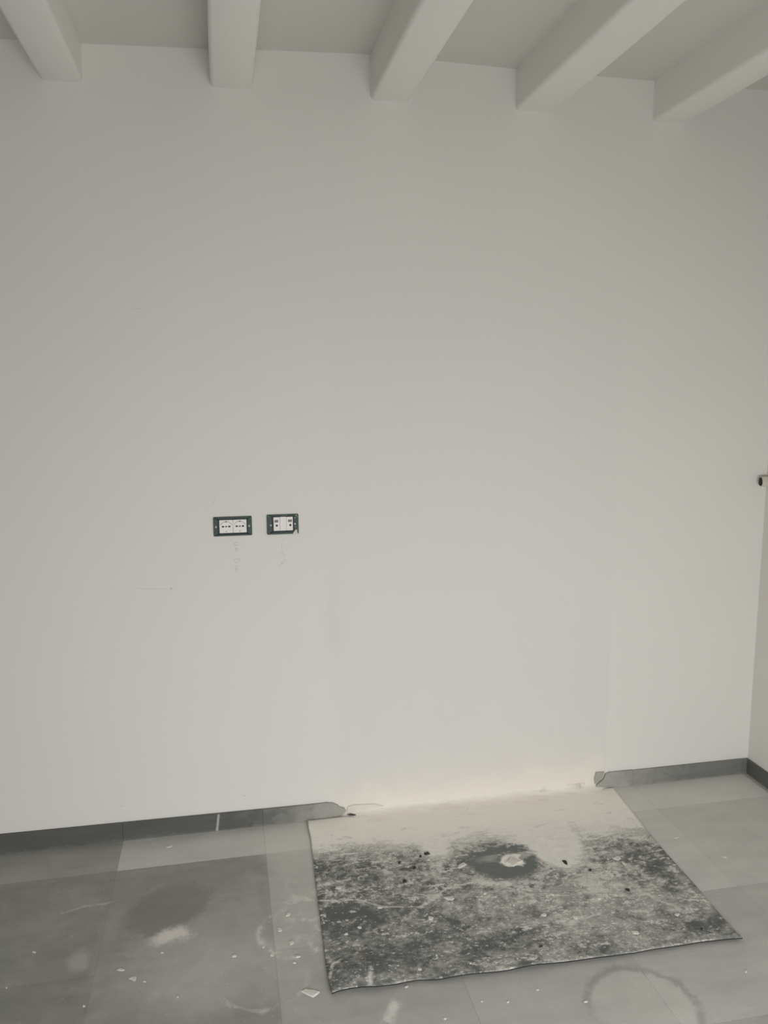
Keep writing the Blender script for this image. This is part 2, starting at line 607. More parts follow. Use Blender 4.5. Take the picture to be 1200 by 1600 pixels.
def cyl(bm, cx, cz, r_, y0, y1, n=12, sx=1.0):
    prism(bm, [(cx + math.cos(a) * r_ * sx, cz + math.sin(a) * r_) for a in [2 * math.pi * i / n for i in range(n)]], y0, y1)


def rrect(x0, x1, z0, z1, r_, n=4):
    pts = []
    for cx, cz, a0 in ((x1 - r_, z1 - r_, 0), (x0 + r_, z1 - r_, 90), (x0 + r_, z0 + r_, 180), (x1 - r_, z0 + r_, 270)):
        for i in range(n + 1):
            a = math.radians(a0 + 90 * i / n)
            pts.append((cx + math.cos(a) * r_, cz + math.sin(a) * r_))
    return pts


# ------------------------------------------------------------------ the room
H = 2.80
FLOOR_TOP = 0.0
TILE, TH = 0.487, 0.010
TX0, TY0 = -2.460, -0.190        # a joint crossing
bm = box_bm(ROOM_L - WALL_T, WALL_T, ROOM_F - WALL_T, WALL_T, -0.12, -0.0004)
floor = struct(obj('floor', bm, 'grout'))
struct(obj('wall_back', box_bm(ROOM_L - WALL_T, WALL_T, 0.0, WALL_T, -0.0004, H), 'wall'))
struct(obj('wall_right', box_bm(0.0, WALL_T, ROOM_F - WALL_T, 0.0, -0.0004, H), 'wall'))
struct(obj('wall_left', box_bm(ROOM_L - WALL_T, ROOM_L, ROOM_F - WALL_T, 0.0, -0.0004, H), 'wall'))
bm = bmesh.new()
box(bm, ROOM_L, OPEN_X0, ROOM_F - WALL_T, ROOM_F, -0.0004, H)
box(bm, OPEN_X1, 0.0, ROOM_F - WALL_T, ROOM_F, -0.0004, H)
box(bm, OPEN_X0, OPEN_X1, ROOM_F - WALL_T, ROOM_F, OPEN_Z1, H)
box(bm, OPEN_X0, OPEN_X1, ROOM_F - WALL_T, ROOM_F, -0.0004, OPEN_Z0)
struct(obj('wall_front', bm, 'wall'))
# frame of the added, unseen window that holds the area light
bm = bmesh.new()
box(bm, OPEN_X0, OPEN_X0 + 0.05, ROOM_F - 0.12, ROOM_F + 0.01, OPEN_Z0, OPEN_Z1)
box(bm, OPEN_X1 - 0.05, OPEN_X1, ROOM_F - 0.12, ROOM_F + 0.01, OPEN_Z0, OPEN_Z1)
box(bm, OPEN_X0 + 0.05, OPEN_X1 - 0.05, ROOM_F - 0.12, ROOM_F + 0.01, OPEN_Z1 - 0.05, OPEN_Z1)
box(bm, OPEN_X0 + 0.05, OPEN_X1 - 0.05, ROOM_F - 0.12, ROOM_F + 0.01, OPEN_Z0, OPEN_Z0 + 0.05)
struct(obj('added_window_1', bm, 'frame_wood'))

# floor tiles, each a piece of the floor, with its own tone, made lighter by the wall where light falls weak
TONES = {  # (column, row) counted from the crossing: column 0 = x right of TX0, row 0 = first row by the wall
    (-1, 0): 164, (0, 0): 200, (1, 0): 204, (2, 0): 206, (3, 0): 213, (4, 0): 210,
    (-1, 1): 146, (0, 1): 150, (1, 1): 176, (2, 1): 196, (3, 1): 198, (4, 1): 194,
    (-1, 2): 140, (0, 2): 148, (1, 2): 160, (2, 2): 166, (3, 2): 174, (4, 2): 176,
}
nx0 = -8
for row in range(0, 8):
    ya = 0.0 if row == 0 else TY0 - TILE * (row - 1)
    yb = max(TY0 - TILE * row, ROOM_F)
    if ya - yb < 0.03:
        continue
    for cix in range(nx0, 6):
        xa = max(TX0 + TILE * cix, ROOM_L)
        xb = min(TX0 + TILE * (cix + 1), 0.0)
        if xb - xa < 0.02:
            continue
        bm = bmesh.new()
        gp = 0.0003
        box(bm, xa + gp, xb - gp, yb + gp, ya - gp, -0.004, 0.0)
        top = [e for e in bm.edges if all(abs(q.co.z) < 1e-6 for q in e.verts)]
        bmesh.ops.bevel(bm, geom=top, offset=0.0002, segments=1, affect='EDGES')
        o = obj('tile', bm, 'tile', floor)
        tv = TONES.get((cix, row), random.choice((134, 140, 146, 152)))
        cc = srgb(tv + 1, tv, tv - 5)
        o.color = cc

# ceiling: gently sagging plaster between painted beams
prof = [(ROOM_L - WALL_T, 2.60), (-4.4, 2.60), (-2.90, 2.602), (-2.445, 2.609), (-2.08, 2.621), (-1.92, 2.629), (-1.57, 2.641), (-1.20, 2.634), (-1.07, 2.631), (-0.60, 2.626), (WALL_T, 2.620)]
bm = bmesh.new()
ys = [WALL_T, 0.0, -0.6, -1.6, -2.6, ROOM_F, ROOM_F - WALL_T]
lo_v = [[bm.verts.new((px, py, pz)) for px, pz in prof] for py in ys]
hi_v = [[bm.verts.new((px, py, H + 0.12)) for px, pz in prof] for py in ys]
for i in range(len(ys) - 1):
    for j in range(len(prof) - 1):
        bm.faces.new((lo_v[i][j], lo_v[i][j + 1], lo_v[i + 1][j + 1], lo_v[i + 1][j]))
        bm.faces.new((hi_v[i][j], hi_v[i + 1][j], hi_v[i + 1][j + 1], hi_v[i][j + 1]))
for i in range(len(ys) - 1):
    for j in (0, len(prof) - 1):
        bm.faces.new((lo_v[i][j], lo_v[i + 1][j], hi_v[i + 1][j], hi_v[i][j]))
for i in (0, len(ys) - 1):
    for j in range(len(prof) - 1):
        bm.faces.new((lo_v[i][j], lo_v[i][j + 1], hi_v[i][j + 1], hi_v[i][j]))
bmesh.ops.recalc_face_normals(bm, faces=list(bm.faces))
ceiling = struct(obj('ceiling', bm, 'ceiling'))

BEAMS = [(-6.140, -6.015, 2.495), (-5.63, -5.505, 2.497), (-5.12, -4.995, 2.495), (-4.61, -4.485, 2.495), (-4.105, -3.98, 2.495), (-3.595, -3.47, 2.498), (-3.085, -2.96, 2.495), (-2.573, -2.450, 2.497), (-2.070, -1.937, 2.509),
         (-1.556, -1.425, 2.503), (-1.057, -0.917, 2.500), (-0.548, -0.421, 2.491)]
for xa, xb, zb in BEAMS:
    bm = bmesh.new()
    n = 24
    R_ = 0.012
    ring = []
    for i in range(n + 1):
        yy = ROOM_F + (0.0 - ROOM_F) * i / n
        wob = lambda s: 0.0025 * mnoise.noise(Vector((xa * 7 + s, yy * 1.6, s * 3.1)))
        a, b2, zz = xa + wob(0), xb + wob(5), zb + wob(9)
        if i == n:
            a, b2, zz = xa, xb, zb
        sec = [(a, H - 0.1), (a, zz + R_), (a + R_ * 0.3, zz + R_ * 0.3), (a + R_, zz), (b2 - R_, zz), (b2 - R_ * 0.3, zz + R_ * 0.3), (b2, zz + R_), (b2, H - 0.1)]
        ring.append([bm.verts.new((q[0], yy, q[1])) for q in sec])
    for i in range(n):
        for j in range(8):
            bm.faces.new((ring[i][j], ring[i][(j + 1) % 8], ring[i + 1][(j + 1) % 8], ring[i + 1][j]))
    bm.faces.new(ring[0])
    bm.faces.new(ring[-1][::-1])
    bmesh.ops.recalc_face_normals(bm, faces=list(bm.faces))
    o = obj('ceiling_beam', bm, 'beam', ceiling, smooth=False)
    for p in o.data.polygons:
        p.use_smooth = abs(p.normal.y) < 0.5
    o.data.set_sharp_from_angle(angle=math.radians(50))

# ------------------------------------------------------------------ baseboards: stoneware strips
BH, BT = 0.065, 0.009


def strip(parent, pts, tone, name='baseboard_tile'):
    bm = bmesh.new()
    prism(bm, pts, -BT, 0.0)
    front = [e for e in bm.edges if all(q.co.y < -BT + 1e-6 for q in e.verts)]
    bmesh.ops.bevel(bm, geom=front, offset=0.0005, segments=1, affect='EDGES')
    o = obj(name, bm, 'baseboard', parent)
    o.color = srgb(tone, tone + 1, tone - 3)
    return o


bb = struct(empty('baseboard_back', (-3.0, 0, 0)))
lx = bb.location


def shift(pts, off):
    return [(a - off, b_) for a, b_ in pts]


xs = [max(ROOM_L + BT, TX0 + TILE * q) for q in range(-8, 2)]
for i in range(len(xs) - 1):
    if xs[i + 1] - xs[i] < 0.03:
        continue
    za, zc = (0.0635 + max(0.0, -1.973 - max(q, -3.2)) * 0.0085 for q in (xs[i], xs[i + 1]))
    strip(bb, shift([(xs[i] + 0.0002, 0.0005), (xs[i + 1] - 0.0002, 0.0005), (xs[i + 1] - 0.0002, zc), (xs[i] + 0.0002, za)], -3.0), 94)
# broken last piece, rounded off where the strip was knocked away
xe = TX0 + TILE + 0.0002
endp = [(xe, 0.0005), (-1.78, 0.0005), (-1.70, 0.004), (-1.676, 0.012), (-1.668, 0.023), (-1.674, 0.034), (-1.690, 0.040),
        (-1.700, 0.050), (-1.716, 0.059), (-1.738, 0.063), (-1.80, 0.0625), (xe, 0.0635)]
strip(bb, shift(endp, -3.0), 100)

bb2 = struct(empty('baseboard_back', (-0.3, 0, 0)))
p2 = [(-0.642, 0.0005), (-0.5175, 0.0005), (-0.5175, 0.066), (-0.618, 0.067), (-0.634, 0.060), (-0.640, 0.040), (-0.668, 0.020), (-0.676, 0.008), (-0.660, 0.003)]
strip(bb2, shift(p2, -0.3), 124)
strip(bb2, shift(rrect(-0.5172, -0.0327, 0.0005, 0.0645, 0.0015, 1), -0.3), 122)
strip(bb2, shift(rrect(-0.0325, -0.0005, 0.0005, 0.0640, 0.0015, 1), -0.3), 118)

bb3 = struct(empty('baseboard_right', (0, -1.5, 0)))
ya = -BT - 0.0005
k_ = 0
while ya > ROOM_F + 0.05:
    yb = max(TY0 - TILE * k_, ROOM_F + 0.005)
    bm = box_bm(-BT, 0.0, yb + 0.0008 + 1.5, ya - 0.0008 + 1.5, 0.0005, 0.0635, 0.0012, 1)
    o = obj('baseboard_tile', bm, 'baseboard', bb3)
    o.color = srgb(100, 101, 97)
    ya = yb
    k_ += 1

# ------------------------------------------------------------------ the rubber sheet on the floor
ZT = 0.005
L_ED = [(480, 1281), (482, 1295), (485, 1307), (493, 1377), (502, 1447), (508, 1497), (514, 1535), (518, 1554)]
R_ED = [(950, 1222), (971, 1249), (1004, 1291), (1039, 1331), (1081, 1377), (1130, 1436), (1149, 1458), (1160, 1468)]
F_ED = [(518, 1554), (530, 1550), (543, 1548), (565, 1546), (588, 1545.5), (604, 1543), (620, 1540), (636, 1536), (653, 1533), (670, 1533), (687, 1532), (727, 1526), (760, 1522), (793, 1518), (830, 1512), (864, 1508),
        (948, 1497), (1035, 1483.5), (1095, 1473), (1130, 1470), (1160, 1468)]


def poly3(pts, z=ZT):
    return [on_floor(a, b_, z) for a, b_ in pts]


def resample(pts, n):
    d = [0.0]
    for a, b_ in zip(pts[:-1], pts[1:]):
        d.append(d[-1] + (b_ - a).length)
    out = []
    j = 0
    for i in range(n + 1):
        s = d[-1] * i / n
        while j < len(d) - 2 and d[j + 1] < s:
            j += 1
        f = (s - d[j]) / (d[j + 1] - d[j])
        out.append(pts[j].lerp(pts[j + 1], min(1, f)))
    return out


NU, NV = 150, 110
le, re_ = resample(poly3(L_ED), NV), resample(poly3(R_ED), NV)
fe = resample(poly3(F_ED), NU)
for e in (le, re_):
    s = e[0].y + 0.014
    for i, q in enumerate(e):               # back edge 14 mm off the wall
        f = 1 - i / NV
        q.y -= max(0.0, s) * f
be = [le[0].lerp(re_[0], i / NU) for i in range(NU + 1)]


def mat_lift(px, py):
    """height of the sheet's top over the floor"""
    h = ZT
    h += 0.0022 * (mnoise.noise(Vector((px * 5, py * 5, 1.3))) + 0.4)
    # raised left front corner and the lightly wavy front edge
    fr = max(0.0, min(1.0, (-py - 0.74) / 0.12))
    h += fr * fr * (0.0055 + 0.004 * mnoise.noise(Vector((px * 9, 0.3, 0.0))))
    dx, dy = (px + 1.735) / 0.075, (py + 0.81) / 0.055
    h += 0.014 * math.exp(-(dx * dx + dy * dy))
    dx = (px + 1.83) / 0.03
    dy2 = (-py - 0.05) / 0.03
    h += 0.006 * math.exp(-(dx * dx + dy2 * dy2))
    if px > -1.0:
        h -= 0.0015 * fr
    return max(h, 0.0040)


bm = bmesh.new()
up_v, dn_v = [], []
for j in range(NV + 1):
    v_ = j / NV
    ru, rd = [], []
    for i in range(NU + 1):
        u_ = i / NU
        P = (le[j].lerp(re_[j], u_) + be[i].lerp(fe[i], v_)
             - (be[0].lerp(be[NU], u_)).lerp(fe[0].lerp(fe[NU], u_), v_))
        h = mat_lift(P.x, P.y)
        ru.append(bm.verts.new((P.x - MAT_ORG.x, P.y - MAT_ORG.y, h)))
        rd.append(bm.verts.new((P.x - MAT_ORG.x, P.y - MAT_ORG.y, h - 0.0036)))
    up_v.append(ru)
    dn_v.append(rd)
for j in range(NV):
    for i in range(NU):
        bm.faces.new((up_v[j][i], up_v[j + 1][i], up_v[j + 1][i + 1], up_v[j][i + 1])).smooth = True
        bm.faces.new((dn_v[j][i], dn_v[j][i + 1], dn_v[j + 1][i + 1], dn_v[j + 1][i])).material_index = 1
sides = []
for i in range(NU):
    sides.append(bm.faces.new((up_v[NV][i], dn_v[NV][i], dn_v[NV][i + 1], up_v[NV][i + 1])))
    sides.append(bm.faces.new((up_v[0][i + 1], dn_v[0][i + 1], dn_v[0][i], up_v[0][i])))
for j in range(NV):
    sides.append(bm.faces.new((up_v[j][0], dn_v[j][0], dn_v[j + 1][0], up_v[j + 1][0])))
    sides.append(bm.faces.new((up_v[j + 1][NU], dn_v[j + 1][NU], dn_v[j][NU], up_v[j][NU])))
for f in sides:
    f.material_index = 1
mat_o = obj('rubber_floor_mat', bm, ['mat', 'mat_edge'], loc=MAT_ORG)
tag(mat_o, 'dark rubber sheet caked with white plaster dust lying on the floor against the wall', 'floor mat')

# drift of plaster dust where the baseboard is missing
bm = bmesh.new()
X0, X1, D0 = -1.70, -0.60, 0.15
nu, nv = 150, 34
rows = []
for j in range(nv + 1):
    row = []
    for i in range(nu + 1):
        px = X0 + (X1 - X0) * i / nu
        py = -D0 * (j / nv) ** 1.9
        taper = min(1.0, (px - X0) / 0.10, (X1 - px) / 0.12)
        taper = max(0.0, taper) ** 0.7
        nz = mnoise.fractal(Vector((px * 9, py * 14, 0.7)), 0.8, 2.0, 4)
        prof_h = 0.009 * math.exp(-(-py / 0.030) ** 1.2)
        h = 0.0005 + taper * (prof_h * (1 + 0.35 * nz) + 0.0068 + 0.003 * nz) - 0.009 * (-py / D0) ** 1.5 + taper * 0.014 * math.exp(py / 0.008) - (1 - taper) * 0.004
        row.append(bm.verts.new((px - X0, py, h)))
    rows.append(row)
for j in range(nv):
    for i in range(nu):
        bm.faces.new((rows[j][i], rows[j + 1][i], rows[j + 1][i + 1], rows[j][i + 1])).smooth = True
# close underneath
base_v = [[bm.verts.new((q.co.x, q.co.y, -0.002)) for q in rw] for rw in (rows[0], rows[-1])]
for i in range(nu):
    bm.faces.new((rows[0][i], rows[0][i + 1], base_v[0][i + 1], base_v[0][i]))
    bm.faces.new((rows[-1][i + 1], rows[-1][i], base_v[1][i], base_v[1][i + 1]))
d_o = obj('plaster_dust', bm, 'dust', loc=(X0, 0, 0))
tag(d_o, 'thin drift of cream plaster dust along the wall where the baseboard is missing', 'plaster dust', kind='stuff')


# ------------------------------------------------------------------ remnants by the broken baseboard ends
def lumpy(bm, amt, sc, seed):
    for q in bm.verts:
        nv_ = mnoise.noise_vector(q.co * sc + Vector((seed, seed * 2, seed * 3)))
        q.co += nv_ * amt


def slab(name, pts, y0, y1, mat, amt, seed, label, cat, group=None):
    cx = sum(p[0] for p in pts) / len(pts)
    zm = min(p[1] for p in pts)
    bm = bmesh.new()
    prism(bm, [(a - cx, b_ - zm) for a, b_ in pts], y0, y1)
    bevel(bm, 0.002, 2)
    bmesh.ops.triangulate(bm, faces=list(bm.faces))
    bmesh.ops.subdivide_edges(bm, edges=list(bm.edges), cuts=1, use_grid_fill=True)
    lumpy(bm, amt, 60, seed)
    for q in bm.verts:
        q.co.y = min(q.co.y, -0.0003)
    o = obj(name, bm, mat, loc=(cx, 0, zm))
    return tag(o, label, cat, group)


slab('mortar_remnant', [(-1.664, 0.012), (-1.60, 0.008), (-1.545, 0.012), (-1.525, 0.026), (-1.56, 0.036), (-1.64, 0.042), (-1.662, 0.036)], -0.005, -0.0005,
     'mortar', 0.0016, 1.7, 'low ridge of cream mortar left on the wall beyond the rounded baseboard end', 'mortar')
slab('mortar_remnant', [(-0.676, 0.022), (-0.646, 0.040), (-0.640, 0.062), (-0.637, 0.070), (-0.672, 0.071), (-0.678, 0.045)], -0.007, -0.0005,
     'grey_mortar', 0.0010, 4.2, 'small grey square of bare mortar at the broken end of the corner baseboard', 'mortar')


# ------------------------------------------------------------------ sockets
def ring_frame(bm, outer, inner, y0, y1):
    n = len(outer)
    vo0 = [bm.verts.new((a, y0, b_)) for a, b_ in outer]
    vo1 = [bm.verts.new((a, y1, b_)) for a, b_ in outer]
    vi0 = [bm.verts.new((a, y0, b_)) for a, b_ in inner]
    vi1 = [bm.verts.new((a, y1, b_)) for a, b_ in inner]
    for i in range(n):
        j = (i + 1) % n
        bm.faces.new((vo0[i], vo0[j], vi0[j], vi0[i]))
        bm.faces.new((vo1[i], vi1[i], vi1[j], vo1[j]))
        bm.faces.new((vo0[i], vo1[i], vo1[j], vo0[j]))
        bm.faces.new((vi0[i], vi0[j], vi1[j], vi1[i]))
    bmesh.ops.recalc_face_normals(bm, faces=list(bm.faces))


def tube_line(bm, pts, wd, y):
    """flat stroke in the wall plane, a quarter as thick as wide"""
    for a, b_ in zip(pts[:-1], pts[1:]):
        dx, dz = b_[0] - a[0], b_[1] - a[1]
        L = math.hypot(dx, dz) or 1e-6
        nx, nz = -dz / L * wd / 2, dx / L * wd / 2
        ex, ez = dx / L * wd * 0.3, dz / L * wd * 0.3
        q = [(a[0] - ex + nx, a[1] - ez + nz), (b_[0] + ex + nx, b_[1] + ez + nz), (b_[0] + ex - nx, b_[1] + ez - nz), (a[0] - ex - nx, a[1] - ez - nz)]
        prism(bm, q, y, y + 0.0004)


def screw(parent, cx, cz, y, ang):
    bm = bmesh.new()
    cyl(bm, cx, cz, 0.0026, y - 0.0016, y, 14)
    sc = obj('screw', bm, 'steel', parent)
    bm = bmesh.new()
    c_, s_ = math.cos(ang), math.sin(ang)
    tube_line(bm, [(cx - 0.002 * c_, cz - 0.002 * s_), (cx + 0.002 * c_, cz + 0.002 * s_)], 0.0009, y - 0.0020)
    obj('screw_slot', bm, 'black_hole', sc)


def mount(name, x0, x1, z0, z1, ix0, ix1, iz0, iz1, label, cat):
    cx, zb = (x0 + x1) / 2, z0
    root = empty(name, (cx, 0, zb))
    tag(root, label, cat, 'unfinished outlets on the white wall')
    X = lambda a: a - cx
    Z = lambda a: a - zb
    bm = bmesh.new()
    ring_frame(bm, rrect(X(x0), X(x1), Z(z0), Z(z1), 0.004), rrect(X(ix0) - 0.0045, X(ix1) + 0.0035, Z(iz0) - 0.005, Z(iz1) + 0.0025, 0.002), -0.0055, -0.0003)
    outer = [e for e in bm.edges if all(q.co.y < -0.0054 for q in e.verts)]
    bmesh.ops.bevel(bm, geom=outer, offset=0.0008, segments=1, affect='EDGES')
    fr = obj('mounting_frame', bm, 'green', root)
    bm = bmesh.new()
    prism(bm, rrect(X(x0) + 0.004, X(x1) - 0.004, Z(z0) + 0.004, Z(z1) - 0.004, 0.002), -0.0012, -0.0004)
    obj('box_back', bm, 'dark_green', root)
    # raised rim and ribs of the frame
    bm = bmesh.new()
    ring_frame(bm, rrect(X(x0) + 0.006, X(x1) - 0.006, Z(z0) + 0.0035, Z(z1) - 0.0035, 0.003), rrect(X(x0) + 0.0075, X(x1) - 0.0075, Z(z0) + 0.005, Z(z1) - 0.005, 0.002), -0.0068, -0.0055)
    obj('frame_rib', bm, 'green', fr)
    return root, X, Z, fr


# twin mains socket
root, X, Z, fr = mount('wall_socket', -2.110, -1.9805, 1.0735, 1.140, -2.090, -1.999, 1.085, 1.130,
                       'green framed twin mains socket without cover plate on the white wall', 'socket')
screw(root, X(-2.1015), Z(1.1065), -0.0055, 0.3)
screw(root, X(-1.990), Z(1.1065), -0.0055, 0.5)
for mx0, mx1 in ((-2.090, -2.0448), (-2.0442, -1.999)):
    bm = bmesh.new()
    prism(bm, rrect(X(mx0), X(mx1), Z(1.085), Z(1.130), 0.0015), -0.0105, -0.0012)
    fe_ = [e for e in bm.edges if all(q.co.y < -0.0104 for q in e.verts)]
    bmesh.ops.bevel(bm, geom=fe_, offset=0.0006, segments=1, affect='EDGES')
    mod = obj('socket_module', bm, 'white_plastic', root)
    mc = (mx0 + mx1) / 2
    for dx, rr_ in ((-0.0105, 0.0033), (0.0, 0.0026), (0.0105, 0.0033)):
        bm = bmesh.new()
        cyl(bm, X(mc + dx), Z(1.1075), rr_ * 0.80, -0.01095, -0.0102, 12, sx=1.65)
        obj('pin_hole', bm, 'black_hole', mod)
    bm = bmesh.new()
    arc_p = [(X(mc) + 0.0215 * math.cos(a), Z(1.1015) + 0.0235 * math.sin(a)) for a in [math.radians(28 + 124 * i / 12) for i in range(13)]]
    tube_line(bm, arc_p, 0.0013, -0.0108)
    obj('socket_rim', bm, 'grey_plastic', mod)
    bm = bmesh.new()
    prism(bm, rrect(X(mc) - 0.0028, X(mc) + 0.0028, Z(1.1225), Z(1.1260), 0.001), -0.0110, -0.0102)
    obj('earth_contact', bm, 'brown_metal', mod)
    bm = bmesh.new()
    prism(bm, rrect(X(mc) - 0.0022, X(mc) + 0.0022, Z(1.0890), Z(1.0920), 0.001), -0.0110, -0.0102)
    obj('earth_contact', bm, 'grey_plastic', mod)

# smaller outlet with two jacks and a blank between
root, X, Z, fr = mount('jack_outlet', -1.930, -1.821, 1.0725, 1.142, -1.9075, -1.841, 1.086, 1.134,
                       'smaller green framed outlet with two jacks and a blank on the white wall', 'outlet')
screw(root, X(-1.9165), Z(1.1055), -0.0055, 0.9)
screw(root, X(-1.8335), Z(1.1080), -0.0055, 0.2)
w3 = (1.9075 - 1.841) / 3
for i in range(3):
    a0 = -1.9075 + w3 * i + 0.0002
    a1 = a0 + w3 - 0.0004
    bm = bmesh.new()
    yf = -0.0115 if i == 1 else -0.0100
    prism(bm, rrect(X(a0), X(a1), Z(1.086), Z(1.1335 if i != 1 else 1.1345), 0.0015), yf, -0.0012)
    fe_ = [e for e in bm.edges if all(q.co.y < yf + 1e-5 for q in e.verts)]
    bmesh.ops.bevel(bm, geom=fe_, offset=0.0006, segments=1, affect='EDGES')
    mod = obj('blank_module' if i == 1 else 'jack_module', bm, 'white_plastic', root)
    if i == 1:
        continue
    mc = (a0 + a1) / 2 + (-0.001 if i == 0 else 0.001)
    bm = bmesh.new()
    prism(bm, rrect(X(mc) - 0.0068, X(mc) + 0.0068, Z(1.1155), Z(1.1240), 0.001), yf - 0.0004, yf + 0.0004)
    jf = obj('jack_shutter', bm, 'grey_plastic', mod)
    bm = bmesh.new()
    prism(bm, rrect(X(mc) - 0.0062, X(mc) + 0.0055, Z(1.1160), Z(1.1185), 0.0008), yf - 0.0007, yf - 0.0002)
    obj('jack_slot', bm, 'brown_metal', jf)
    bm = bmesh.new()
    prism(bm, rrect(X(mc) - 0.0060, X(mc) + 0.0060, Z(1.1215), Z(1.1235), 0.0008), yf - 0.0007, yf - 0.0002)
    obj('jack_slot', bm, 'brown_metal', jf)
    bm = bmesh.new()
    cyl(bm, X(mc) + 0.001, Z(1.1045), 0.0040, yf - 0.0006, yf + 0.0004, 14)
    pin = obj('jack_hole', bm, 'brown_metal', mod)
    bm = bmesh.new()
    cyl(bm, X(mc) + 0.001, Z(1.1045), 0.0020, yf - 0.0010, yf - 0.0004, 12)
    obj('jack_pin', bm, 'black_hole', pin)
# blob of plaster stuck on its lower right corner
bm = bmesh.new()
prism(bm, [(X(a), Z(b_)) for a, b_ in ((-1.8425, 1.0730), (-1.8385, 1.0800), (-1.8315, 1.0885), (-1.8265, 1.0870), (-1.8265, 1.0790), (-1.8235, 1.0745), (-1.8300, 1.0712), (-1.8380, 1.0700))], -0.0085, -0.0010)
bevel(bm, 0.0012, 2)
lumpy(bm, 0.0007, 300, 3.0)
obj('plaster_splash', bm, 'chip', root)
for a, b_, s_ in ((-1.9235, 1.1375, 0.0016), (-1.8290, 1.1385, 0.0022), (-1.8330, 1.1290, 0.0016), (-1.8260, 1.1330, 0.0012), (-1.8700, 1.1388, 0.0012), (-1.8620, 1.1390, 0.0012), (-1.8770, 1.1385, 0.0012), (-1.8310, 1.0975, 0.0012)):
    bm = bmesh.new()
    bmesh.ops.create_icosphere(bm, subdivisions=1, radius=s_)
    bmesh.ops.scale(bm, vec=(1.3, 0.5, 0.9), verts=bm.verts)
    bmesh.ops.translate(bm, vec=(X(a), -0.0060, Z(b_)), verts=bm.verts)
    obj('plaster_speck', bm, 'chip', fr)

# ------------------------------------------------------------------ pencil notes and scuffs on the wall
wall_back = bpy.data.objects['wall_back']


def strokes(name, polys, wd, mat='pencil'):
    bm = bmesh.new()
    for pl in polys:
        pts = [on_wall(a, b_) for a, b_ in pl]
        tube_line(bm, [(q.x, q.z) for q in pts], wd, -0.0005)
    return obj(name, bm, mat, wall_back)


# the faint column under the twin socket, one mark per character
strokes('pencil_mark', [[(366.5, 848), (372.5, 847.5)], [(366.5, 852), (373, 851.5)], [(366.5, 848), (366.5, 852)]], 0.0012)
strokes('pencil_mark', [[(367.5, 856), (367.5, 861)], [(367.5, 856), (371, 856.5), (371, 858.5), (367.5, 859)], [(369, 859), (372, 861)]], 0.0012)
strokes('pencil_mark', [[(365.5, 873.5), (374, 873)], [(366.5, 874), (367, 879)], [(374, 873), (373.5, 876.5), (370, 879.5), (367, 879)]], 0.0012)
strokes('pencil_mark', [[(371.5, 884), (368, 885.5), (367, 888), (370.5, 889), (369.5, 891), (366, 891.5)]], 0.0012)
# and under the smaller outlet
strokes('pencil_mark', [[(438.5, 842), (444, 841.5)], [(441, 842), (441, 844)]], 0.0012, 'faint_pencil')
strokes('pencil_mark', [[(440, 851), (441, 850.5), (440, 856)]], 0.0012)
strokes('pencil_mark', [[(436, 864.5), (441, 862.5), (444, 868), (444.5, 869.5)]], 0.0012)
strokes('pencil_mark', [[(446, 875), (441, 880), (436, 884.5)], [(438, 878), (441.5, 880.5)]], 0.0012)
strokes('pencil_line', [[(212, 919.5), (238, 920), (262, 919.5)]], 0.0012, 'faint_pencil')
strokes('pencil_line', [[(265, 919), (268.5, 919), (267, 922)]], 0.0022)
strokes('scuff', [[(208, 481.5), (220, 482.5)]], 0.0012)
strokes('scuff', [[(331, 772), (337, 778), (331, 789)], [(341, 764), (345, 763)]], 0.0016, 'faint_pencil')
strokes('scuff', [[(379.5, 1244), (383, 1243)]], 0.0016)
strokes('scuff', [[(188, 1260), (193, 1259.5)]], 0.0014)

# ------------------------------------------------------------------ conduit stub in the right wall
ST_Y, ST_Z = -0.030, 1.209
root = empty('conduit_stub', (0, ST_Y, ST_Z))
tag(root, 'short flattened conduit stub with dark open end poking from the wall by the corner', 'conduit')
bm = bmesh.new()
n = 20
rings_ = []
LEN = 0.047
prof_c = [(-0.0008, 1.0), (-0.008, 1.0), (-0.012, 1.06), (-0.016, 1.0), (-0.022, 1.06), (-0.028, 1.0), (-0.034, 1.06), (-0.040, 1.0), (-LEN, 1.04), (-LEN, 0.86), (-0.012, 0.80)]
for px, s_ in prof_c:
    rg = []
    for i in range(n):
        a = 2 * math.pi * i / n
        lean = 0.12 * math.sin(a) * 0.019
        rg.append(bm.verts.new((px, 0.0110 * s_ * math.cos(a) + lean, 0.0185 * s_ * math.sin(a))))
    rings_.append(rg)
for k_ in range(len(rings_) - 1):
    for i in range(n):
        f = bm.faces.new((rings_[k_][i], rings_[k_][(i + 1) % n], rings_[k_ + 1][(i + 1) % n], rings_[k_ + 1][i]))
        if k_ >= 9:
            f.material_index = 1
f = bm.faces.new(rings_[-1])
f.material_index = 1
bm.faces.new(rings_[0])
bmesh.ops.recalc_face_normals(bm, faces=list(bm.faces))
obj('conduit_tube', bm, ['conduit_grey', 'conduit_inside'], root)
bm = bmesh.new()
cv = []
for s_, px in ((1.0, -0.0495), (0.2, -0.046)):
    cv.append([bm.verts.new((px, 0.0096 * s_ * math.cos(2 * math.pi * i / n), 0.0165 * s_ * math.sin(2 * math.pi * i / n))) for i in range(n)])
for i in range(n):
    bm.faces.new((cv[0][i], cv[0][(i + 1) % n], cv[1][(i + 1) % n], cv[1][i]))
bm.faces.new(cv[1])
obj('conduit_mouth_shade', bm, 'conduit_inside', root)  # dark disc over the open end, the hollow's shade put into colour


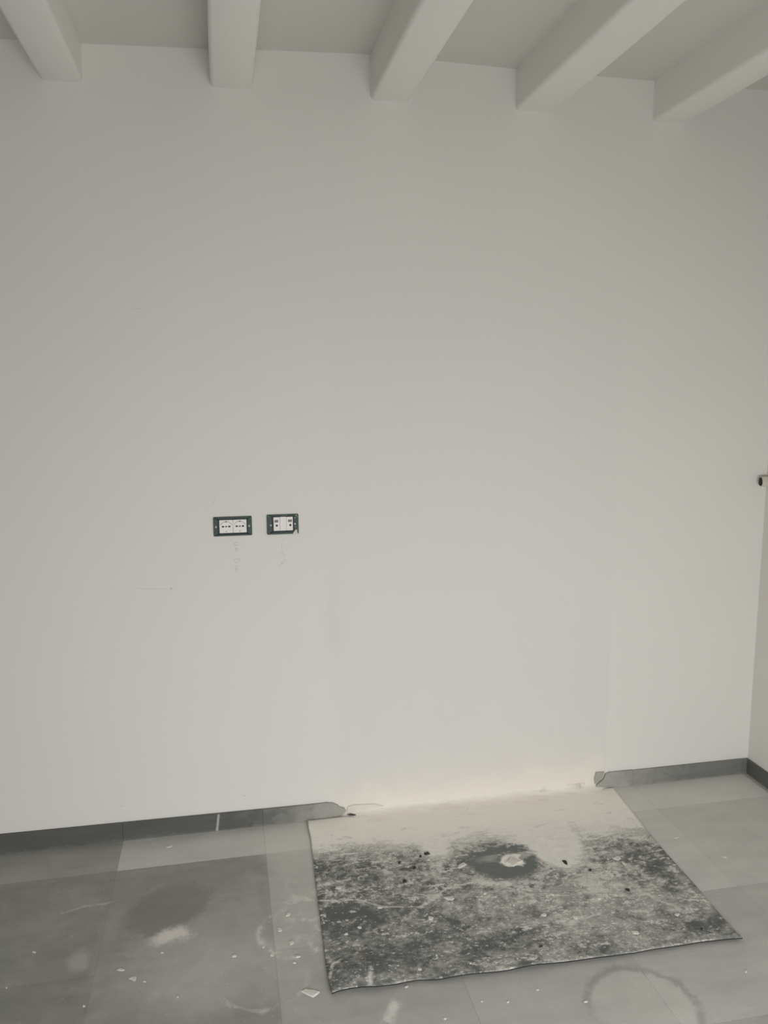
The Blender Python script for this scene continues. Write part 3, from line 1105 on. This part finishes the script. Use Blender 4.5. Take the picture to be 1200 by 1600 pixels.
# ------------------------------------------------------------------ plaster chips and crumbs
def chip(px, py, wpx, hpx, thick_, mat, name, label, cat, group, ang=0.0, seed=0, pts=None, mat_on=False, n=6, z0=0.0):
    rnd = random.Random(seed * 13 + int(px * 7 + py))
    thick = thick_ * 0.6
    c3 = on_floor(px, py, 0.006 if mat_on else 0.0)
    zb = mat_lift(c3.x, c3.y) if mat_on else z0
    c3 = on_floor(px, py, zb)
    if pts is None:
        pts = []
        for i in range(n):
            a = 2 * math.pi * (i + rnd.uniform(-0.3, 0.3)) / n
            rr_ = rnd.uniform(0.50, 1.08)
            dx, dy = math.cos(a) * wpx / 2 * rr_, math.sin(a) * hpx / 2 * rr_
            pts.append((px + dx * math.cos(ang) - dy * math.sin(ang), py + dx * math.sin(ang) + dy * math.cos(ang)))
    bm = bmesh.new()
    P = [on_floor(a, b_, zb) for a, b_ in pts]
    lowv = [bm.verts.new((q.x - c3.x, q.y - c3.y, 0.0)) for q in P]
    topv = [bm.verts.new(((q.x - c3.x) * 0.82, (q.y - c3.y) * 0.82, thick * rnd.uniform(0.75, 1.1))) for q in P]
    mid = bm.verts.new((0, 0, thick * 1.12))
    m_ = len(P)
    for i in range(m_):
        j = (i + 1) % m_
        bm.faces.new((lowv[i], lowv[j], topv[j], topv[i]))
        bm.faces.new((topv[i], topv[j], mid))
    bm.faces.new(lowv[::-1])
    bmesh.ops.recalc_face_normals(bm, faces=list(bm.faces))
    o = obj(name, bm, mat, loc=(c3.x, c3.y, zb + 0.0002))
    return tag(o, label, cat, group)


chip(485, 1551, 30, 13, 0.005, 'chip', 'plaster_chip', 'largest white plaster flake, on the tiles beside the near corner of the rubber sheet', 'plaster chip',
     None, pts=[(469, 1549), (476, 1546), (490, 1547), (500, 1550), (497, 1554), (489, 1559), (480, 1555)])
G1 = 'plaster chips on the floor tiles'
L1 = 'small white plaster chip lying on the dark tiles near the clean oval mark'
for q in ((208, 1529, 14, 10), (189, 1515.5, 14, 5), (253, 1489, 9, 4), (226, 1534, 7, 3), (131, 1572, 6, 4), (54, 1488, 9, 4.5), (277, 1558, 5, 4), (10, 1544, 5, 4)):
    chip(q[0], q[1], q[2], q[3], 0.003, 'chip', 'plaster_chip', L1, 'plaster chip', G1)
chip(265, 1323, 11, 5, 0.004, 'chip', 'plaster_chip', 'white plaster chip on the tiles close to the dark baseboard run', 'plaster chip', G1, ang=-0.2)
L2 = 'white plaster crumb on the tiles beside the long edge of the rubber sheet'
for q in ((450, 1429, 14, 6, -0.35), (437, 1453, 13, 7, 0.1), (455, 1473, 12, 8, -0.2), (366, 1494, 12, 7, 0), (465, 1495, 9, 6, 0), (460, 1505, 8, 4, 0), (424, 1493, 6, 5, 0), (411, 1480, 6, 4, 0)):
    chip(q[0], q[1], q[2], q[3], 0.004, 'chip', 'plaster_chip', L2, 'plaster chip', G1, ang=q[4])
L3 = 'tiny white plaster speck on the tiles in front of the rubber sheet'
for q in ((635, 1542, 6, 4), (753, 1565, 5, 4), (793, 1566, 6, 4), (915, 1565, 8, 5), (840, 1547, 5, 3), (695, 1592, 6, 4)):
    chip(q[0], q[1], q[2], q[3], 0.003, 'chip', 'plaster_chip', L3, 'plaster chip', G1)
L4 = 'white plaster chip on the pale tiles between the rubber sheet and the corner'
for q in ((1132, 1339, 12, 5, 0.4), (1057, 1309, 11, 4, 0), (1165, 1518, 6, 5, 0)):
    chip(q[0], q[1], q[2], q[3], 0.003, 'chip', 'plaster_chip', L4, 'plaster chip', G1, ang=q[4])
G2 = 'plaster lumps on the rubber sheet'
chip(803, 1348, 28, 17, 0.010, 'chip', 'plaster_lump', 'rounded white plaster lump inside the dark ring on the rubber sheet', 'plaster lump', G2, mat_on=True, n=12)
chip(722, 1352, 24, 7, 0.006, 'chip', 'plaster_lump', 'slanting white plaster sliver beside the dark ring on the rubber sheet', 'plaster lump', G2, ang=-0.5, mat_on=True)
MAT_BITS = {
    'white plaster fragment near the sharp front corner of the rubber sheet facing the room corner': ((994, 1458, 18, 8, 0.2), (1058, 1430, 12, 6, 0)),
    'largest ragged plaster fragment on the dark rim of the rubber sheet beside the dusty tongue': ((965, 1341, 20, 10, 0.3),),
    'small plaster fragment touching the ragged one on the dark rim of the rubber sheet': ((975, 1350, 12, 6, 0.5),),
    'plaster fragment between the bucket ring and the front edge of the rubber sheet': ((899, 1434, 11, 6, 0.4), (936, 1404, 9, 7, -0.6), (851, 1430, 12, 6, 0), (862, 1398, 8, 5, 0.3), (803, 1414, 6, 4, 0)),
    'plaster fragment on the rubber sheet beside its edge away from the room corner': ((529, 1388, 11, 6, 0), (562, 1450, 10, 5, 0), (541, 1460, 7, 4, 0), (593, 1418, 10, 6, 0)),
    'tiny plaster speck along the wavy front edge of the rubber sheet': ((682, 1493, 6, 4, 0), (655, 1515, 9, 5, 0), (735, 1506, 5, 4, 0)),
    'long flat plaster flake at the start of the curved drag mark on the rubber sheet': ((703, 1404, 22, 7, 0.1),),
    'plaster crumb under the curved drag mark on the rubber sheet': ((758, 1396, 8, 5, 0), (672, 1435, 14, 8, 0)),
    'white plaster crumb touching the cluster of dark crumbs on the rubber sheet': ((670, 1343, 6, 5, 0),),
}
for lab, bits in MAT_BITS.items():
    for q in bits:
        chip(q[0], q[1], q[2], q[3], 0.004, 'chip', 'plaster_lump', lab, 'plaster lump', G2, ang=q[4], mat_on=True)
G3 = 'dark crumbs on the rubber sheet'
CRUMBS = {
    'dark crumb in the small loose cluster beside the bucket ring on the rubber sheet': ((667, 1334, 11, 6, 0), (657, 1338, 6, 5, 0), (647, 1356, 8, 5, -0.3), (632, 1377, 9, 6, 0), (624, 1348, 7, 5, 0)),
    'dark crumb at the tip of the white dusty tongue on the rubber sheet': ((883, 1348, 12, 7, 0.6), (922, 1360, 6, 4, 0)),
    'long dark crumb lying alone on the grey half of the rubber sheet': ((981, 1391, 11, 5, 0.3),),
    'dark crumb close to the front edge of the rubber sheet': ((845, 1479, 8, 5, 0), (1096, 1452, 5, 4, 0)),
}
for lab, bits in CRUMBS.items():
    for q in bits:
        chip(q[0], q[1], q[2], q[3], 0.005, 'crumb', 'debris_crumb', lab, 'crumb', G3, ang=q[4], mat_on=True)
chip(550, 1273.5, 16, 3.5, 0.004, 'crumb', 'debris_crumb', 'dark sliver standing for the shaded gap below the cream mortar ridge beside the broken baseboard', 'crumb', None, z0=0.0105)  # dark piece laid in to show the gap's shade
